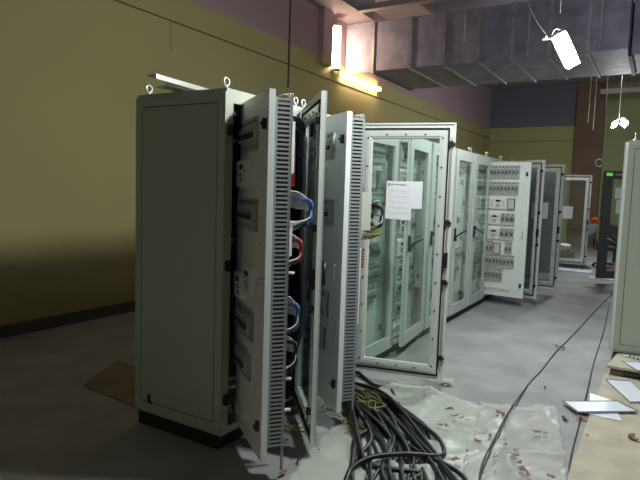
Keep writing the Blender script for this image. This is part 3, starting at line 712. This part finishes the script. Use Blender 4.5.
def scrap(x, y, z, s, mt, label, grp):
    q = onz(x, y, z); b = MB(); a = rnd.uniform(0, PI); n = 4; ax = Vector((math.cos(a), math.sin(a), 0)); bx = Vector((-ax.y, ax.x, 0)); vs = []; fs = []
    w = s*rnd.uniform(.3, .6)
    for i in range(n+1):
        u = (i/n-.5); k = (1-abs(u*1.6)**2)*w+.002
        for sg in (-1, 1): vs.append(Vector((q.x, q.y, z)) + ax*(u*s*2) + bx*(k*sg) + Vector((0, 0, .004+abs(u)*s*.5+rnd.uniform(0, .01))))
    for i in range(n): fs.append([2*i, 2*i+2, 2*i+3, 2*i+1])
    b.add(vs, fs, 0, True); o = b.build('dry_scrap', mt); o.modifiers.new('thick', 'SOLIDIFY').thickness = .001
    tag(o, label, 'scrap', grp)
for (x, y, s) in [(455, 417, .03), (461, 419, .025), (468, 421, .02), (447, 427, .03), (440, 426, .025), (452, 410, .03), (499, 413, .035), (503, 415, .03), (497, 416, .02), (536, 433, .035), (545, 434, .02), (514, 456, .035), (519, 464, .03), (523, 471, .04), (528, 476, .04), (516, 451, .02), (490, 437, .03), (478, 442, .03), (452, 461, .04), (458, 460, .03), (467, 452, .02), (551, 478, .03), (505, 446, .02), (484, 432, .02), (495, 458, .02)]:
    scrap(x, y, .055, s*.8, 'leaf', 'small curled brown scrap lying on the plastic sheets', 'brown scraps on the plastic')
for (x, y, s) in [(448, 410, .03), (564, 419, .025), (566, 421, .02), (558, 347, .04), (563, 349, .03), (545, 388, .02)]:
    scrap(x, y, .006, s, 'leafd', 'small dark scrap lying on the aisle floor', 'dark scraps on the floor')
for (x, y, s) in [(582, 418, .04), (585, 414, .03), (631, 437, .035), (634, 440, .03), (587, 436, .012)]:
    scrap(x, y, .014, s, 'leaf', 'brown scrap lying on the plywood sheet', 'brown scraps on plywood')
for (x, y, s) in [(298, 462, .02), (318, 452, .02), (283, 474, .03), (286, 441, .015), (233, 448, .012)]:
    scrap(x, y, .012, s, 'leafd' if s < .03 else 'leaf', 'small scrap on the floor below the open panels', 'scraps below the panels')
flat('cardboard_sheet', [(84, 385), (140, 408), (170, 395), (150, 372), (118, 360), (100, 372)], .008, .006, 'cardboard', 'worn brown cardboard sheet on the dark floor behind the nearest cabinet', 'cardboard')
scrap(107, 312, .01, .06, 'platew', 'pale scrap lying by the dark baseboard', 'scraps by the wall')
scrap(91, 325, .01, .03, 'leafd', 'dark scrap lying by the baseboard', 'scraps by the wall')

# ------------------------------------------------------------------ far end of the aisle
q = onX(592.5, 226, 9.45)
t = thing('hanging_bag', 'pale bag with orange top hanging beside the dark framed glass door', 'bag', (q.x, q.y, q.z-.17))
def blob(rings, n=14, mi=0):
    b = MB(); k = 0; vs = []; fs = []
    for (z, rx, ry, ox) in rings:
        for j in range(n):
            a = 2*PI*j/n; vs.append((ox*0+rx*math.cos(a)*(1+.08*math.sin(3*a+z*20)), -ox+ry*math.sin(a), z))
    for i in range(len(rings)-1):
        for j in range(n): fs.append([i*n+j, i*n+(j+1) % n, (i+1)*n+(j+1) % n, (i+1)*n+j])
    fs.append(list(range(n))[::-1]); fs.append([(len(rings)-1)*n+j for j in range(n)]); b.add(vs, fs, mi, True); return b
blob([(0, .02, .02, -.03), (.03, .05, .06, -.02), (.10, .06, .085, 0), (.19, .06, .09, .01), (.24, .05, .08, .02)]).build('bag_body', 'bag', t)
blob([(.22, .055, .085, .02), (.28, .06, .085, .03), (.32, .045, .06, .04), (.335, .015, .02, .04)]).build('bag_top', 'orange', t)
MB().tube(spline([(0, -.03, .32), (.02, -.08, .335), (.03, -.16, .32)], 5), .012, 6).build('strap', 'black', t)

def heap(x0, y0, sx, sy, h, mt, name, label, cat, seed):
    b = MB(); n = 14; vs = []; fs = []
    for i in range(n+1):
        for j in range(n+1):
            u = i/n*2-1; v = j/n*2-1; e = max(0, 1-(u*u+v*v)); z = h*e**.6*(.55+.9*abs(noise.noise(Vector((u*2.3+seed, v*2.3, seed)))))
            k = .85+.3*noise.noise(Vector((u*1.5, v*1.5, seed))); vs.append((x0+sx*u*k, y0+sy*v*k, z+.001))
    for i in range(n):
        for j in range(n):
            u = (i+.5)/n*2-1; v = (j+.5)/n*2-1
            if u*u+v*v < 1.05: fs.append([i*(n+1)+j, (i+1)*(n+1)+j, (i+1)*(n+1)+j+1, i*(n+1)+j+1])
    b.add(vs, fs, 0, True); return tag(b.build(name, mt), label, cat)
heap(12.1, -.45, .3, .5, .14, 'cloth', 'cloth_heap', 'dark cloth heap on the floor by the farthest open glass door', 'cloth', 2.2)
heap(11.3, -1.45, .4, .42, .17, 'redcloth', 'cloth_heap', 'brownish red cloth heap on the floor behind the dark framed door', 'cloth', 5.7)
b = MB(); b.box(11.0, 11.5, -1.0, .0, .002, .02); tag(b.build('floor_sheet', 'platew'), 'pale sheet on the floor at the aisle end', 'sheet')
b = MB(); b.box(10.15, 10.35, -1.95, -1.05, .002, .02); tag(b.build('floor_sheet', 'platew'), 'pale strip on the floor below the dark framed door', 'sheet')
# office chair
cq = onX(607, 243, 12.6)
ch = thing('office_chair', 'dark round-backed office chair behind the dark framed glass door', 'chair', (12.6, cq.y, 0), math.radians(-70))
b = MB(); vs = []; fs = []; n = 10
for i in range(n+1):
    for j in range(n+1):
        u = (i/n*2-1); v = j/n; w = .24*(1-.35*(v-.4)**2*2.5); vs.append((u*w, -.22-.06*(1-u*u)+.10*v*0, .56+.50*v*(1-.12*u*u)))
for i in range(n):
    for j in range(n): fs.append([i*(n+1)+j, (i+1)*(n+1)+j, (i+1)*(n+1)+j+1, i*(n+1)+j+1])
b.add(vs, fs, 0, True); o = b.build('backrest', 'cloth', ch); o.modifiers.new('thick', 'SOLIDIFY').thickness = .05
bevel(MB().box(-.25, .25, -.22, .26, .42, .50).build('seat', 'cloth', ch), .03, 3)
MB().tube([(0, 0, .10), (0, 0, .42)], .03, 8).build('gas_post', 'black', ch)
for k in range(5):
    a = k*2*PI/5; o = MB().tube([(0, 0, .11), (.28*math.cos(a), .28*math.sin(a), .07)], [.025, .018], 6).build('foot', 'black', ch)
    MB().tube([(.28*math.cos(a)-.02*math.sin(a), .28*math.sin(a)+.02*math.cos(a), .03), (.28*math.cos(a)+.02*math.sin(a), .28*math.sin(a)-.02*math.cos(a), .03)], .03, 8).build('castor', 'black', o)
for s in (-1, 1): MB().tube(spline([(s*.24, -.15, .46), (s*.29, -.12, .66), (s*.28, .12, .66), (s*.25, .14, .46)], 5), .018, 6).build('arm_rest', 'black', ch)
# table
tb = thing('work_table', 'dark work table with small things at the far end of aisle', 'table', (14.2, -1.75, 0))
MB().box(-.4, .4, -.9, .55, .72, .76).build('table_top', 'plyd', tb)
for x in (-.36, .32):
    for y in (-.86, .48): MB().box(x, x+.04, y, y+.04, 0, .72).build('leg', 'black', tb)
for i, (x, y, h, mt, lab) in enumerate(((13.95, -1.40, .12, 'modw', 'small white jar on the far work table'), (14.0, -1.68, .26, 'platew', 'taller pale bottle on the far work table'), (14.1, -1.52, .10, 'leaf', 'small brown tin on the far work table'))):
    b = blob([(0, .05, .05, 0), (h*.7, .05, .05, 0), (h*.8, .03, .03, 0), (h, .03, .03, 0)], 10); o = b.build('jar', mt, None, (x, y, .761)); tag(o, lab, 'jar')
# round white pot behind the far glass door
t = thing('enamel_pot', 'round white pot on a box seen through the farthest glass door', 'pot', (13.2, -.12, .30))
MB().box(-.2, .2, -.25, .25, -.30, 0).build('box_under', 'cardboard', t)
blob([(0, .16, .16, 0), (.05, .19, .19, 0), (.12, .19, .19, 0), (.15, .16, .16, 0), (.18, .05, .05, 0)], 16).build('pot_body', 'modw', t)
MB().ring((0, 0, .12), (1, 0, 0), (0, 1, 0), .19, .012, 18).build('rim', 'steel', t)
# notices on the far wall behind the dark door
for i, (x0, x1, y0, y1) in enumerate(((615.5, 624, 187.5, 199), (616.5, 623, 200, 214))):
    A = onX(x0, y0, XF-.01); B = onX(x1, y1, XF-.01)
    tag(MB().box(XF-.012, XF-.002, B.y, A.y, B.z, A.z).build('wall_notice', 'paper'), ['upper pale notice on the far wall behind the dark framed door', 'lower pale notice on the far wall behind dark framed door'][i], 'notice', 'wall notices')
# glowing green patch and grey strip for the reflection on the dark door head
dd = [o for o in bpy.data.objects if o.name.startswith('glass_door') and o.data == ME['doord']][0]
MB().box(-DW+.05, -DW+.17, .034, .04, 2.09, 2.15).build('green_reflection', 'green', dd); MB().box(-DW+.22, -.20, .034, .038, 2.10, 2.14).build('grey_strip', 'mod', dd)
